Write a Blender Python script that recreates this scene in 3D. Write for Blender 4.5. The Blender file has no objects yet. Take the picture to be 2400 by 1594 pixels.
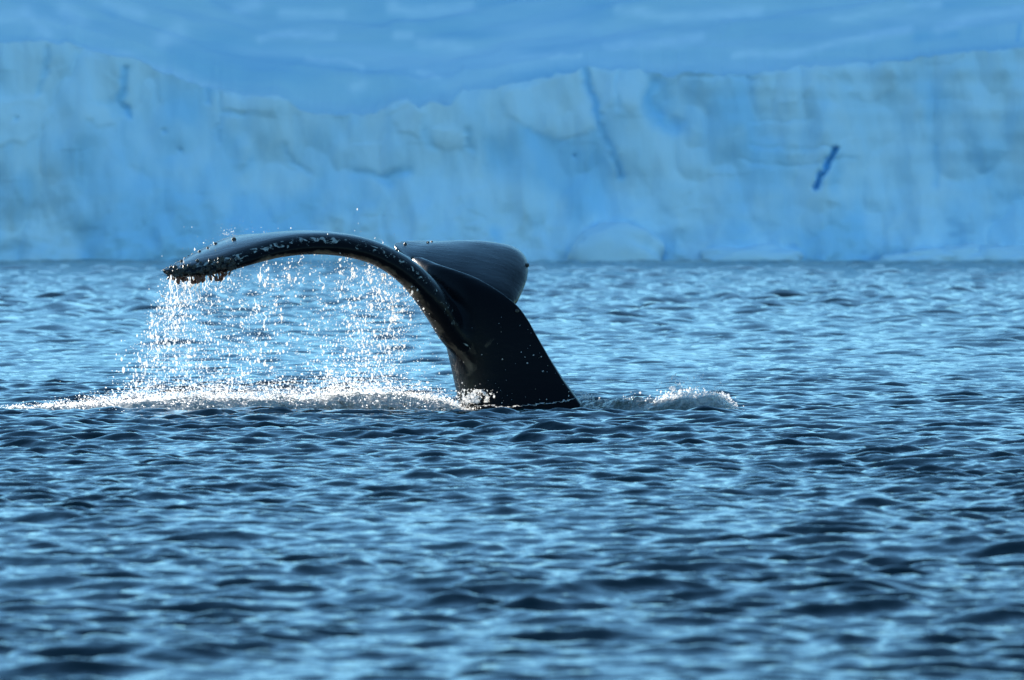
import bpy, bmesh, math, random
import numpy as np
from mathutils import Vector, Matrix
from mathutils.bvhtree import BVHTree

R = math.radians
random.seed(7)
rng = np.random.default_rng(7)
scene = bpy.context.scene
col = scene.collection

# ------------------------------------------------------------------ camera
CAM_H = 1.279                       # low boat, eye about 1.3 m over the sea
F_PX = 20000.0                      # 300 mm lens, measured on the 2400 px wide photograph
HORIZON = 572.0
WHALE_Y = 66.0
ICE_Y = 600.0
TH = math.atan((797.0 - HORIZON) / F_PX)

cam_d = bpy.data.cameras.new('camera')
cam_d.lens = 300.0
cam_d.sensor_width = 36.0
cam_d.sensor_fit = 'HORIZONTAL'
cam_d.clip_start = 0.5
cam_d.clip_end = 20000.0
cam_d.dof.use_dof = True
cam_d.dof.focus_distance = WHALE_Y - 0.4
cam_d.dof.aperture_fstop = 8.5
cam = bpy.data.objects.new('camera', cam_d)
col.objects.link(cam)
cam.location = (0, 0, CAM_H)
cam.rotation_euler = (math.pi / 2 - TH, 0, 0)
scene.camera = cam

# ------------------------------------------------------------------ sky, sun, exposure
SUN_AZ = 38.0      # degrees to the left of the viewing direction, behind the whale
SUN_EL = 17.0
world = bpy.data.worlds.new('World')
scene.world = world
world.use_nodes = True
nt = world.node_tree
nt.nodes.clear()
sky = nt.nodes.new('ShaderNodeTexSky')
sky.sky_type = 'NISHITA'
sky.sun_disc = False
sky.sun_elevation = R(SUN_EL)
sky.sun_rotation = R(-SUN_AZ)
sky.air_density = 1.0
sky.dust_density = 0.0
sky.ozone_density = 3.0
bg = nt.nodes.new('ShaderNodeBackground')
bg.inputs['Strength'].default_value = 0.12
wo = nt.nodes.new('ShaderNodeOutputWorld')
tint = nt.nodes.new('ShaderNodeMix')          # cool white balance of the photograph
tint.data_type = 'RGBA'
tint.blend_type = 'MULTIPLY'
tint.inputs[0].default_value = 1.0
tint.inputs[7].default_value = (0.71, 1.02, 1.05, 1)
nt.links.new(sky.outputs[0], tint.inputs[6])
nt.links.new(tint.outputs[2], bg.inputs['Color'])
nt.links.new(bg.outputs[0], wo.inputs['Surface'])

sun_d = bpy.data.lights.new('sun', 'SUN')
sun_d.energy = 5.0
sun_d.angle = R(0.5)
sun_d.color = (1.0, 0.92, 0.81)
sun = bpy.data.objects.new('sun', sun_d)
col.objects.link(sun)
sdir = Vector((-math.sin(R(SUN_AZ)) * math.cos(R(SUN_EL)), math.cos(R(SUN_AZ)) * math.cos(R(SUN_EL)), math.sin(R(SUN_EL))))
sun.rotation_euler = sdir.to_track_quat('Z', 'Y').to_euler()

scene.view_settings.view_transform = 'Standard'
scene.view_settings.look = 'None'
scene.view_settings.exposure = 1.13
scene.view_settings.gamma = 1.0
scene.cycles.use_denoising = True
scene.cycles.max_bounces = 8
scene.cycles.sample_clamp_indirect = 6.0
scene.cycles.caustics_reflective = False
scene.cycles.caustics_refractive = False


# ------------------------------------------------------------------ helpers
def at(px, py, y):
    """the point at world distance y that the photograph shows at (px, py)"""
    u = (px - 1200.0) / F_PX
    v = (797.0 - py) / F_PX
    c, s = math.cos(TH), math.sin(TH)
    dy = c + v * s
    dz = -s + v * c
    k = y / dy
    return Vector((u * k, y, CAM_H + dz * k))


def mesh_arrays(name, verts, faces, smooth=True):
    """faces: (n,3) or (n,4) int array"""
    verts = np.asarray(verts, dtype=np.float32)
    faces = np.asarray(faces, dtype=np.int32)
    n, k = faces.shape
    me = bpy.data.meshes.new(name)
    me.vertices.add(len(verts))
    me.vertices.foreach_set('co', verts.ravel())
    me.loops.add(n * k)
    me.loops.foreach_set('vertex_index', faces.ravel())
    me.polygons.add(n)
    me.polygons.foreach_set('loop_start', np.arange(0, n * k, k, dtype=np.int32))
    me.polygons.foreach_set('loop_total', np.full(n, k, dtype=np.int32))
    if smooth:
        me.polygons.foreach_set('use_smooth', np.ones(n, dtype=bool))
    me.update(calc_edges=True)
    me.validate()
    return me


def link(name, me, mat=None, parent=None, label=None, cat=None, group=None, kind=None):
    o = bpy.data.objects.new(name, me)
    col.objects.link(o)
    if mat is not None and me is not None and len(me.materials) == 0:
        me.materials.append(mat)
    if parent is not None:
        o.parent = parent
    if label:
        o['label'] = label
    if cat:
        o['category'] = cat
    if group:
        o['group'] = group
    if kind:
        o['kind'] = kind
    return o


def grid_faces(nr, nc, wrap=False):
    i = np.arange(nr - 1)[:, None]
    j = np.arange(nc if wrap else nc - 1)[None, :]
    j2 = (j + 1) % nc
    a = i * nc + j
    b = i * nc + j2
    c = (i + 1) * nc + j2
    d = (i + 1) * nc + j
    return np.stack([a, b, c, d], -1).reshape(-1, 4)


def set_attr(me, name, vals):
    at_ = me.attributes.new(name, 'FLOAT', 'POINT')
    at_.data.foreach_set('value', np.asarray(vals, dtype=np.float32).ravel())


def catmull(pts, n):
    """smooth interpolation of rows of pts at n even parameters"""
    P = np.asarray(pts, dtype=float)
    m = len(P)
    t = np.linspace(0, m - 1, n)
    i = np.clip(t.astype(int), 0, m - 2)
    f = (t - i)[:, None]
    p1, p2 = P[i], P[i + 1]
    p0 = np.where((i > 0)[:, None], P[np.maximum(i - 1, 0)], 2 * p1 - p2)
    p3 = np.where((i < m - 2)[:, None], P[np.minimum(i + 2, m - 1)], 2 * p2 - p1)
    return 0.5 * (2 * p1 + (p2 - p0) * f + (2 * p0 - 5 * p1 + 4 * p2 - p3) * f ** 2 + (3 * p1 - p0 - 3 * p2 + p3) * f ** 3)


def vnoise(x, y, seed=0):
    """2-D value noise in 0..1 on arrays"""
    x = np.asarray(x, dtype=np.float64)
    y = np.asarray(y, dtype=np.float64)
    xi = np.floor(x).astype(np.int64)
    yi = np.floor(y).astype(np.int64)
    fx = x - xi
    fy = y - yi
    fx = fx * fx * fx * (fx * (fx * 6 - 15) + 10)
    fy = fy * fy * fy * (fy * (fy * 6 - 15) + 10)

    def h(a, b):
        n = (a * 374761393 + b * 668265263 + seed * 974634777) & 0x7fffffff
        n = ((n ^ (n >> 13)) * 1274126177) & 0x7fffffff
        n = n ^ (n >> 16)
        return (n & 0xffff) / 65535.0
    return (h(xi, yi) * (1 - fx) + h(xi + 1, yi) * fx) * (1 - fy) + (h(xi, yi + 1) * (1 - fx) + h(xi + 1, yi + 1) * fx) * fy


def fbm(x, y, seed=0, oct=4, gain=0.5):
    s = 0
    a = 1.0
    t = 0
    for o in range(oct):
        s = s + a * vnoise(x * 2 ** o + 17.3 * o, y * 2 ** o - 9.1 * o, seed + o)
        t += a
        a *= gain
    return s / t


def material(name):
    m = bpy.data.materials.new(name)
    m.use_nodes = True
    n = m.node_tree
    n.nodes.clear()
    out = n.nodes.new('ShaderNodeOutputMaterial')
    return m, n, out


def node(n, typ, **kw):
    x = n.nodes.new(typ)
    for k, v in kw.items():
        if k in x.inputs:
            x.inputs[k].default_value = v
        else:
            setattr(x, k, v)
    return x


def ramp(n, stops):
    r = n.nodes.new('ShaderNodeValToRGB')
    e = r.color_ramp.elements
    while len(e) < len(stops):
        e.new(0.5)
    for el, (p, c) in zip(e, stops):
        el.position = p
        el.color = c if len(c) == 4 else (*c, 1)
    return r


# ------------------------------------------------------------------ materials
def mat_water():
    m, n, out = material('sea_water')
    p = node(n, 'ShaderNodeBsdfPrincipled')
    p.inputs['Base Color'].default_value = (0.0006, 0.012, 0.018, 1)
    p.inputs['Roughness'].default_value = 0.04
    p.inputs['IOR'].default_value = 1.333
    tc = node(n, 'ShaderNodeTexCoord')
    n1 = node(n, 'ShaderNodeTexNoise', Scale=9.0, Detail=4.0, Roughness=0.6)
    n2 = node(n, 'ShaderNodeTexNoise', Scale=3.0, Detail=2.0, Roughness=0.5)
    add = node(n, 'ShaderNodeMath', operation='MULTIPLY_ADD')
    add.inputs[1].default_value = 1.0
    n.links.new(tc.outputs['Object'], n1.inputs['Vector'])
    n.links.new(tc.outputs['Object'], n2.inputs['Vector'])
    n.links.new(n2.outputs['Fac'], add.inputs[0])
    n.links.new(n1.outputs['Fac'], add.inputs[2])
    b = node(n, 'ShaderNodeBump', Strength=0.7, Distance=0.010)
    n.links.new(add.outputs[0], b.inputs['Height'])
    n.links.new(b.outputs[0], p.inputs['Normal'])
    n.links.new(p.outputs[0], out.inputs['Surface'])
    return m


def mat_ice(name, pale, blue, deep, scale):
    m, n, out = material(name)
    p = node(n, 'ShaderNodeBsdfPrincipled', Roughness=0.55)
    p.inputs['Specular IOR Level'].default_value = 0.25
    tc = node(n, 'ShaderNodeTexCoord')
    mp = node(n, 'ShaderNodeMapping')
    mp.inputs['Scale'].default_value = scale
    n.links.new(tc.outputs['Object'], mp.inputs['Vector'])
    nz = node(n, 'ShaderNodeTexNoise', Scale=0.30, Detail=6.0, Roughness=0.6, Distortion=0.6)
    n.links.new(mp.outputs[0], nz.inputs['Vector'])
    r1 = ramp(n, [(0.38, (0, 0, 0)), (0.62, (1, 1, 1))])
    n.links.new(nz.outputs['Fac'], r1.inputs['Fac'])
    mx = node(n, 'ShaderNodeMix', data_type='RGBA')
    n.links.new(r1.outputs[0], mx.inputs[0])
    mx.inputs[6].default_value = (*blue, 1)
    mx.inputs[7].default_value = (*pale, 1)
    # grey silt streaks
    nz2 = node(n, 'ShaderNodeTexNoise', Scale=0.11, Detail=4.0, Roughness=0.55)
    n.links.new(mp.outputs[0], nz2.inputs['Vector'])
    r2 = ramp(n, [(0.52, (0, 0, 0)), (0.72, (0.2, 0.2, 0.2))])
    n.links.new(nz2.outputs['Fac'], r2.inputs['Fac'])
    mx2 = node(n, 'ShaderNodeMix', data_type='RGBA')
    n.links.new(r2.outputs[0], mx2.inputs[0])
    n.links.new(mx.outputs[2], mx2.inputs[6])
    mx2.inputs[7].default_value = (0.57, 0.76, 0.90, 1)
    # bare blue ice in crevasses and freshly calved scars
    a = node(n, 'ShaderNodeAttribute', attribute_name='blue_ice')
    mx3 = node(n, 'ShaderNodeMix', data_type='RGBA')
    n.links.new(a.outputs['Fac'], mx3.inputs[0])
    n.links.new(mx2.outputs[2], mx3.inputs[6])
    mx3.inputs[7].default_value = (*deep, 1)
    # patches of fresh white snow and rotten surface ice
    af = node(n, 'ShaderNodeAttribute', attribute_name='fresh_snow')
    mx4 = node(n, 'ShaderNodeMix', data_type='RGBA')
    n.links.new(af.outputs['Fac'], mx4.inputs[0])
    n.links.new(mx3.outputs[2], mx4.inputs[6])
    mx4.inputs[7].default_value = (0.74, 0.89, 0.98, 1)
    n.links.new(mx4.outputs[2], p.inputs['Base Color'])
    nb = node(n, 'ShaderNodeTexNoise', Scale=1.3, Detail=5.0, Roughness=0.6)
    n.links.new(mp.outputs[0], nb.inputs['Vector'])
    b = node(n, 'ShaderNodeBump', Strength=0.3, Distance=0.2)
    n.links.new(nb.outputs['Fac'], b.inputs['Height'])
    n.links.new(b.outputs[0], p.inputs['Normal'])
    n.links.new(p.outputs[0], out.inputs['Surface'])
    return m


def mat_whale():
    m, n, out = material('whale_skin')
    p = node(n, 'ShaderNodeBsdfPrincipled')
    p.inputs['IOR'].default_value = 1.33
    tc = node(n, 'ShaderNodeTexCoord')
    # blotchy white scarring along the leading edge
    nz = node(n, 'ShaderNodeTexNoise', Scale=17.0, Detail=6.0, Roughness=0.65, Distortion=0.9)
    n.links.new(tc.outputs['Object'], nz.inputs['Vector'])
    a = node(n, 'ShaderNodeAttribute', attribute_name='scar')
    mul = node(n, 'ShaderNodeMath', operation='MULTIPLY_ADD')
    mul.inputs[1].default_value = 0.30
    n.links.new(a.outputs['Fac'], mul.inputs[0])
    n.links.new(nz.outputs['Fac'], mul.inputs[2])
    r = ramp(n, [(0.80, (0, 0, 0)), (0.87, (1, 1, 1))])
    n.links.new(mul.outputs[0], r.inputs['Fac'])
    # pale pigment of the underside, with a sunlit glint painted in
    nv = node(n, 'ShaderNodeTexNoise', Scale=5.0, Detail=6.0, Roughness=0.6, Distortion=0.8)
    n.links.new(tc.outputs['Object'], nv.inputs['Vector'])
    av = node(n, 'ShaderNodeAttribute', attribute_name='pale_belly_glint')
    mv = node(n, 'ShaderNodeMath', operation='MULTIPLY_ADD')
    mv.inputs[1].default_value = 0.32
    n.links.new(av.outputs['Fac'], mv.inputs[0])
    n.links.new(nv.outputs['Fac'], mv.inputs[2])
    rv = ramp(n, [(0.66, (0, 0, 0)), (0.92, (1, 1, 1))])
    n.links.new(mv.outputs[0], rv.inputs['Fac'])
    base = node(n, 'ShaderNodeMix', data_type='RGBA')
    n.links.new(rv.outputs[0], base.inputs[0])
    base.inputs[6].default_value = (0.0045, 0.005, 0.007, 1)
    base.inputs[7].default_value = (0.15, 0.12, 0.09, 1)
    mx = node(n, 'ShaderNodeMix', data_type='RGBA')
    n.links.new(r.outputs[0], mx.inputs[0])
    n.links.new(base.outputs[2], mx.inputs[6])
    mx.inputs[7].default_value = (0.30, 0.31, 0.30, 1)
    n.links.new(mx.outputs[2], p.inputs['Base Color'])
    # wet film: uneven gloss, fine lengthwise creases
    mp = node(n, 'ShaderNodeMapping')
    mp.inputs['Rotation'].default_value = (0, 0, R(45))
    mp.inputs['Scale'].default_value = (4.5, 15.0, 15.0)
    n.links.new(tc.outputs['Object'], mp.inputs['Vector'])
    nc = node(n, 'ShaderNodeTexNoise', Scale=1.0, Detail=5.0, Roughness=0.6, Distortion=0.5)
    n.links.new(mp.outputs[0], nc.inputs['Vector'])
    rr = node(n, 'ShaderNodeMapRange')
    rr.inputs['To Min'].default_value = 0.14
    rr.inputs['To Max'].default_value = 0.36
    n.links.new(nc.outputs['Fac'], rr.inputs['Value'])
    n.links.new(rr.outputs[0], p.inputs['Roughness'])
    # the flukes still carry a film of running water, the stock has shed it
    aw = node(n, 'ShaderNodeAttribute', attribute_name='wet')
    rw = node(n, 'ShaderNodeMapRange')
    rw.inputs['To Min'].default_value = 0.10
    rw.inputs['To Max'].default_value = 0.60
    n.links.new(aw.outputs['Fac'], rw.inputs['Value'])
    n.links.new(rw.outputs[0], p.inputs['Specular IOR Level'])
    b = node(n, 'ShaderNodeBump', Strength=0.3, Distance=0.012)
    n.links.new(nc.outputs['Fac'], b.inputs['Height'])
    n.links.new(b.outputs[0], p.inputs['Normal'])
    n.links.new(p.outputs[0], out.inputs['Surface'])
    return m


def mat_simple(name, colr, rough=0.6, noise=None, scale=20.0, dist=0.004):
    m, n, out = material(name)
    p = node(n, 'ShaderNodeBsdfPrincipled', Roughness=rough)
    tc = node(n, 'ShaderNodeTexCoord')
    nz = node(n, 'ShaderNodeTexNoise', Scale=scale, Detail=4.0, Roughness=0.6)
    n.links.new(tc.outputs['Object'], nz.inputs['Vector'])
    mx = node(n, 'ShaderNodeMix', data_type='RGBA')
    n.links.new(nz.outputs['Fac'], mx.inputs[0])
    mx.inputs[6].default_value = (*colr, 1)
    mx.inputs[7].default_value = (*(noise or colr), 1)
    n.links.new(mx.outputs[2], p.inputs['Base Color'])
    b = node(n, 'ShaderNodeBump', Strength=0.5, Distance=dist)
    n.links.new(nz.outputs['Fac'], b.inputs['Height'])
    n.links.new(b.outputs[0], p.inputs['Normal'])
    n.links.new(p.outputs[0], out.inputs['Surface'])
    return m


def mat_droplet():
    """drops of aerated water: light goes through them and leaves them on the far side"""
    m, n, out = material('water_drop')
    d = node(n, 'ShaderNodeBsdfDiffuse')
    d.inputs['Color'].default_value = (0.85, 0.87, 0.88, 1)
    t = node(n, 'ShaderNodeBsdfTranslucent')
    t.inputs['Color'].default_value = (0.97, 0.97, 0.97, 1)
    g = node(n, 'ShaderNodeBsdfGlossy', Roughness=0.25)
    a1 = node(n, 'ShaderNodeMixShader')
    a1.inputs[0].default_value = 0.85
    n.links.new(d.outputs[0], a1.inputs[1])
    n.links.new(t.outputs[0], a1.inputs[2])
    a2 = node(n, 'ShaderNodeMixShader')
    a2.inputs[0].default_value = 0.15
    n.links.new(a1.outputs[0], a2.inputs[1])
    n.links.new(g.outputs[0], a2.inputs[2])
    # clear water: part of the light passes straight through each wall of the drop
    tr = node(n, 'ShaderNodeBsdfTransparent')
    a3 = node(n, 'ShaderNodeMixShader')
    a3.inputs[0].default_value = 0.42
    n.links.new(a2.outputs[0], a3.inputs[1])
    n.links.new(tr.outputs[0], a3.inputs[2])
    n.links.new(a3.outputs[0], out.inputs['Surface'])
    return m


def mat_foam():
    """churned water: white froth broken by patches of grey-green water"""
    m, n, out = material('churned_foam')
    tc = node(n, 'ShaderNodeTexCoord')
    nz = node(n, 'ShaderNodeTexNoise', Scale=14.0, Detail=6.0, Roughness=0.7)
    n.links.new(tc.outputs['Object'], nz.inputs['Vector'])
    a = node(n, 'ShaderNodeAttribute', attribute_name='froth')
    ad = node(n, 'ShaderNodeMath', operation='MULTIPLY_ADD')
    ad.inputs[1].default_value = 0.6
    n.links.new(a.outputs['Fac'], ad.inputs[0])
    n.links.new(nz.outputs['Fac'], ad.inputs[2])
    r = ramp(n, [(0.66, (0, 0, 0)), (0.95, (1, 1, 1))])
    n.links.new(ad.outputs[0], r.inputs['Fac'])
    w = node(n, 'ShaderNodeBsdfPrincipled', Roughness=0.08)
    w.inputs['Base Color'].default_value = (0.05, 0.062, 0.05, 1)
    w.inputs['IOR'].default_value = 1.333
    d = node(n, 'ShaderNodeBsdfDiffuse')
    d.inputs['Color'].default_value = (0.80, 0.82, 0.82, 1)
    t = node(n, 'ShaderNodeBsdfTranslucent')
    t.inputs['Color'].default_value = (0.82, 0.84, 0.80, 1)
    f = node(n, 'ShaderNodeMixShader')
    f.inputs[0].default_value = 0.6
    n.links.new(d.outputs[0], f.inputs[1])
    n.links.new(t.outputs[0], f.inputs[2])
    b = node(n, 'ShaderNodeBump', Strength=0.8, Distance=0.02)
    n.links.new(nz.outputs['Fac'], b.inputs['Height'])
    for s in (w, d):
        n.links.new(b.outputs[0], s.inputs['Normal'])
    mx = node(n, 'ShaderNodeMixShader')
    n.links.new(r.outputs[0], mx.inputs[0])
    n.links.new(w.outputs[0], mx.inputs[1])
    n.links.new(f.outputs[0], mx.inputs[2])
    n.links.new(mx.outputs[0], out.inputs['Surface'])
    return m


M_WATER = mat_water()
M_CLIFF = mat_ice('glacier_ice', (0.66, 0.85, 0.97), (0.58, 0.81, 0.97), (0.22, 0.60, 0.92), (1, 1, 0.7))
M_SNOW = mat_ice('wind_packed_snow', (0.54, 0.75, 0.84), (0.47, 0.70, 0.82), (0.24, 0.56, 0.80), (0.5, 1, 1.6))
M_WHALE = mat_whale()
M_BARN = mat_simple('barnacle_shell', (0.010, 0.009, 0.009), 0.4, (0.05, 0.045, 0.04), 60.0)
M_GOOSE = mat_simple('goose_barnacle', (0.10, 0.03, 0.015), 0.4, (0.20, 0.07, 0.04), 40.0)
M_DROP = mat_droplet()
M_FOAM = mat_foam()


# ------------------------------------------------------------------ the sea
def build_sea():
    # one round sheet, finest where the photograph looks
    dense = np.linspace(-R(4.9), R(4.9), 310)
    side = R(4.9) + np.cumsum(np.geomspace(R(0.05), R(1.4), 22))
    far = np.linspace(side[-1], math.pi, 13)[1:-1]
    pos = np.concatenate([side, far])
    th = np.concatenate([-pos[::-1], dense, pos, ])
    th = np.concatenate([th, [math.pi]])
    rr = [0.4]
    while rr[-1] < 23:
        rr.append(rr[-1] * 1.12)
    rr[-1] = 23.0
    while rr[-1] < 40:
        rr.append(rr[-1] * 1.0009)
    while rr[-1] < 80:
        rr.append(rr[-1] * 1.0006)
    while rr[-1] < 125:
        rr.append(rr[-1] * 1.0010)
    while rr[-1] < 625:
        rr.append(rr[-1] * 1.0016)
    while rr[-1] < 12000:
        rr.append(rr[-1] * 1.10)
    r = np.array(rr)
    nr, nc = len(r), len(th)
    dr = np.gradient(r)[:, None].astype(np.float32)
    dth = np.abs(np.gradient(th))
    dth[-1] = dth[0] = 0.2
    dx = (r[:, None] * dth[None, :]).astype(np.float32)
    X = (r[:, None] * np.sin(th)[None, :]).astype(np.float32)
    Y = (r[:, None] * np.cos(th)[None, :]).astype(np.float32)
    Z = np.zeros_like(X)
    DX = np.zeros_like(X)
    DY = np.zeros_like(X)
    g = np.random.default_rng(21)
    comps = []
    N = 130
    lam = np.exp(g.uniform(math.log(0.07), math.log(0.75), N))
    for L in lam:
        d = R(192) + g.normal(0, R(32))          # wind from behind right
        comps.append((L, d, WAVE_SLOPE * math.sqrt(2.0 / N) * (1.15 if 0.12 < L < 0.36 else 0.75)))
    for L in np.exp(g.uniform(math.log(0.8), math.log(7.0), 18)):
        comps.append((L, R(215) + g.normal(0, R(30)), 0.010))
    for L in np.exp(g.uniform(math.log(0.055), math.log(0.16), 46)):
        comps.append((L, R(190) + g.normal(0, R(40)), 0.12 * math.sqrt(2.0 / 46)))
    gust = np.clip((r - 80.0) / 90.0, 0, 1).astype(np.float32)[:, None]   # choppier further out
    for L in np.exp(g.uniform(math.log(0.6), math.log(2.19), 30)):
        comps.append((L, R(195) + g.normal(0, R(35)), -0.26 * math.sqrt(2.0 / 30)))
    gust2 = np.clip((r - 230.0) / 150.0, 0, 1).astype(np.float32)[:, None]
    for L in np.exp(g.uniform(math.log(2.2), math.log(6.0), 16)):
        comps.append((L, R(190) + g.normal(0, R(35)), -0.14 * math.sqrt(2.0 / 16)))
    patch = (0.55 + 0.95 * fbm(X * 0.35, Y * 0.16, 33, 3)).astype(np.float32)
    for L, d, s in comps:
        k = 2 * math.pi / L
        a = s / k
        cx, cy = math.sin(d), math.cos(d)
        ph = g.uniform(0, 2 * math.pi)
        sp = np.maximum(abs(cy) * dr, abs(cx) * dx) + 0.15 * np.maximum(dr, dx)
        gs = 1.0
        if s < 0:
            s, gs = -s, (gust if L < 2.2 else gust2)
            a = s / k
        elif L < 1.0:
            gs = patch
        w = gs * np.clip((L / sp - 1.8) / 1.6, 0, 1)
        arg = (k * cx) * X + (k * cy) * Y + np.float32(ph)
        Z += (a * w) * np.sin(arg)
        c = np.cos(arg)
        c *= (a * 0.5) * w
        DX += cx * c
        DY += cy * c
    V = np.stack([X + DX, Y + DY, Z], -1).reshape(-1, 3)
    F = grid_faces(nr, nc, wrap=True)[:, ::-1]
    me = mesh_arrays('sea', V, F)
    link('sea', me, M_WATER, kind='structure', label='rippled deep blue sea reaching to the ice front', cat=None)


WAVE_SLOPE = 0.265
build_sea()


# ------------------------------------------------------------------ the glacier
def px_x(px):
    return (np.asarray(px, dtype=float) - 1200.0) * ICE_Y / F_PX


def px_z(py):
    return CAM_H + (HORIZON - np.asarray(py, dtype=float)) * ICE_Y / F_PX


TOP = [(-2600, 150), (-1600, 110), (-700, 140), (-200, 80), (0, 92), (150, 100), (300, 132), (400, 165), (500, 212), (560, 222), (650, 224),
       (700, 262), (790, 270), (860, 264), (920, 245), (955, 232), (985, 250), (1058, 247), (1085, 216), (1180, 205),
       (1260, 184), (1340, 162), (1372, 152), (1430, 156), (1500, 158), (1516, 178), (1560, 182), (1640, 172),
       (1740, 176), (1800, 158), (1900, 146), (2040, 142), (2180, 128), (2260, 114), (2400, 110), (2700, 140), (3300, 60), (4200, 150), (5000, 120)]

CRACKS = [  # polyline in photo pixels, half width (px), depth (m), blueness
    ([(1368, 150), (1385, 212), (1402, 270), (1420, 335), (1452, 412)], 7, 1.8, 0.8),
    ([(1452, 168), (1444, 215), (1450, 250)], 5, 0.7, 0.15),
    ([(1524, 190), (1520, 225), (1530, 262), (1556, 284), (1585, 294)], 15, 2.4, 0.9),
    ([(1552, 198), (1548, 250)], 26, 1.4, 0.55),
    ([(1952, 350), (1940, 372), (1928, 396), (1916, 418), (1906, 438)], 6.0, 3.2, 1.15),
    ([(1952, 376), (1953, 408), (1948, 440)], 10, 1.0, 0.45),
    ([(294, 160), (286, 208), (279, 240), (302, 272)], 6, 1.6, 0.85),
    ([(262, 246), (281, 262)], 12, 0.8, 0.5),
    ([(495, 172), (488, 205), (485, 236)], 4.5, 1.3, 0.6),
    ([(108, 112), (106, 162), (90, 224)], 5, 0.8, 0.35),
    ([(512, 205), (512, 330)], 4, 0.8, 0.25),
    ([(662, 345), (690, 384), (716, 406)], 7, 0.9, 0.35),
    ([(828, 404), (900, 416), (962, 396)], 8, 1.1, 0.55),
    ([(900, 418), (918, 428)], 10, 1.0, 0.5),
    ([(1098, 310), (1102, 350)], 9, 0.9, 0.4),
    ([(1000, 310), (1012, 345)], 9, 0.6, 0.3),
    ([(2198, 340), (2196, 430)], 6, 0.9, 0.35),
    ([(2255, 330), (2290, 420), (2270, 560)], 30, 1.2, 0.4),
    ([(2340, 430), (2360, 560)], 30, 1.0, 0.45),
    ([(2240, 500), (2245, 580)], 26, 1.0, 0.5),
    ([(1160, 542), (1168, 562)], 10, 0.9, 0.6),
    ([(1980, 520), (1985, 560)], 18, 0.9, 0.45),
    ([(1880, 540), (1890, 575)], 14, 0.8, 0.4),
    ([(1760, 345), (1860, 352), (1940, 340)], 5, 0.6, 0.25),
    ([(1740, 378), (1860, 392), (2000, 370)], 4, 0.5, 0.22),
    ([(1760, 285), (1900, 282)], 4, 0.4, 0.15),
    ([(1600, 182), (1700, 180), (1770, 190)], 4, 0.6, 0.2),
    ([(20, 585), (90, 580), (120, 600)], 14, 0.8, 0.45),
    ([(200, 592), (275, 600)], 12, 0.8, 0.4),
    ([(520, 262), (570, 266)], 6, 0.5, 0.3),
    ([(900, 225), (1000, 228)], 3, 0.3, 0.1),
    ([(1600, 560), (1660, 540)], 16, 0.8, 0.35),
    ([(560, 400), (590, 380)], 9, 0.6, 0.3),
    ([(1500, 420), (1512, 520)], 14, 0.5, 0.2),
    ([(1330, 420), (1310, 440)], 16, 0.5, 0.25),
]
DARK_PITS = [(38, 278, 5), (383, 307, 5), (421, 352, 5), (1347, 366, 4)]
PALE_BLOCKS = [  # outlines of blocks with a snowy face, in photo pixels
    [(-60, 232), (108, 226), (116, 262), (100, 300), (60, 330), (-60, 340)],
    [(518, 218), (655, 226), (668, 240), (640, 262), (560, 258), (518, 250)],
    [(1446, 158), (1512, 160), (1514, 205), (1500, 240), (1470, 262), (1450, 220)],
    [(1018, 305), (1060, 296), (1092, 318), (1094, 340), (1052, 352), (1022, 338)],
    [(1180, 214), (1260, 186), (1362, 160), (1384, 240), (1400, 300), (1330, 330), (1230, 300), (1190, 260)],
    [(1384, 160), (1440, 158), (1446, 220), (1416, 262), (1398, 230)],
    [(1782, 170), (1870, 164), (1900, 200), (1880, 238), (1800, 240)],
    [(1985, 152), (2080, 150), (2100, 200), (2060, 240), (1990, 220)],
    [(210, 242), (246, 250), (264, 280), (240, 300), (212, 280)],
    [(915, 250), (955, 232), (990, 262), (980, 320), (930, 310)]]


def poly_sdf(x, y, pts):
    """signed distance to a polygon, positive inside"""
    d = seg_dist(x, y, pts + pts[:1])
    ins = np.zeros(x.shape, dtype=bool)
    for (x0, y0), (x1, y1) in zip(pts, pts[1:] + pts[:1]):
        if y0 == y1:
            continue
        c = ((y0 > y) != (y1 > y)) & (x < (x1 - x0) * (y - y0) / (y1 - y0) + x0)
        ins ^= c
    return np.where(ins, d, -d)


def seg_dist(x, z, pts):
    d = np.full(x.shape, 1e9)
    for (x0, z0), (x1, z1) in zip(pts[:-1], pts[1:]):
        vx, vz = x1 - x0, z1 - z0
        L = vx * vx + vz * vz + 1e-9
        t = np.clip(((x - x0) * vx + (z - z0) * vz) / L, 0, 1)
        d = np.minimum(d, np.hypot(x - x0 - t * vx, z - z0 - t * vz))
    return d


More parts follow.
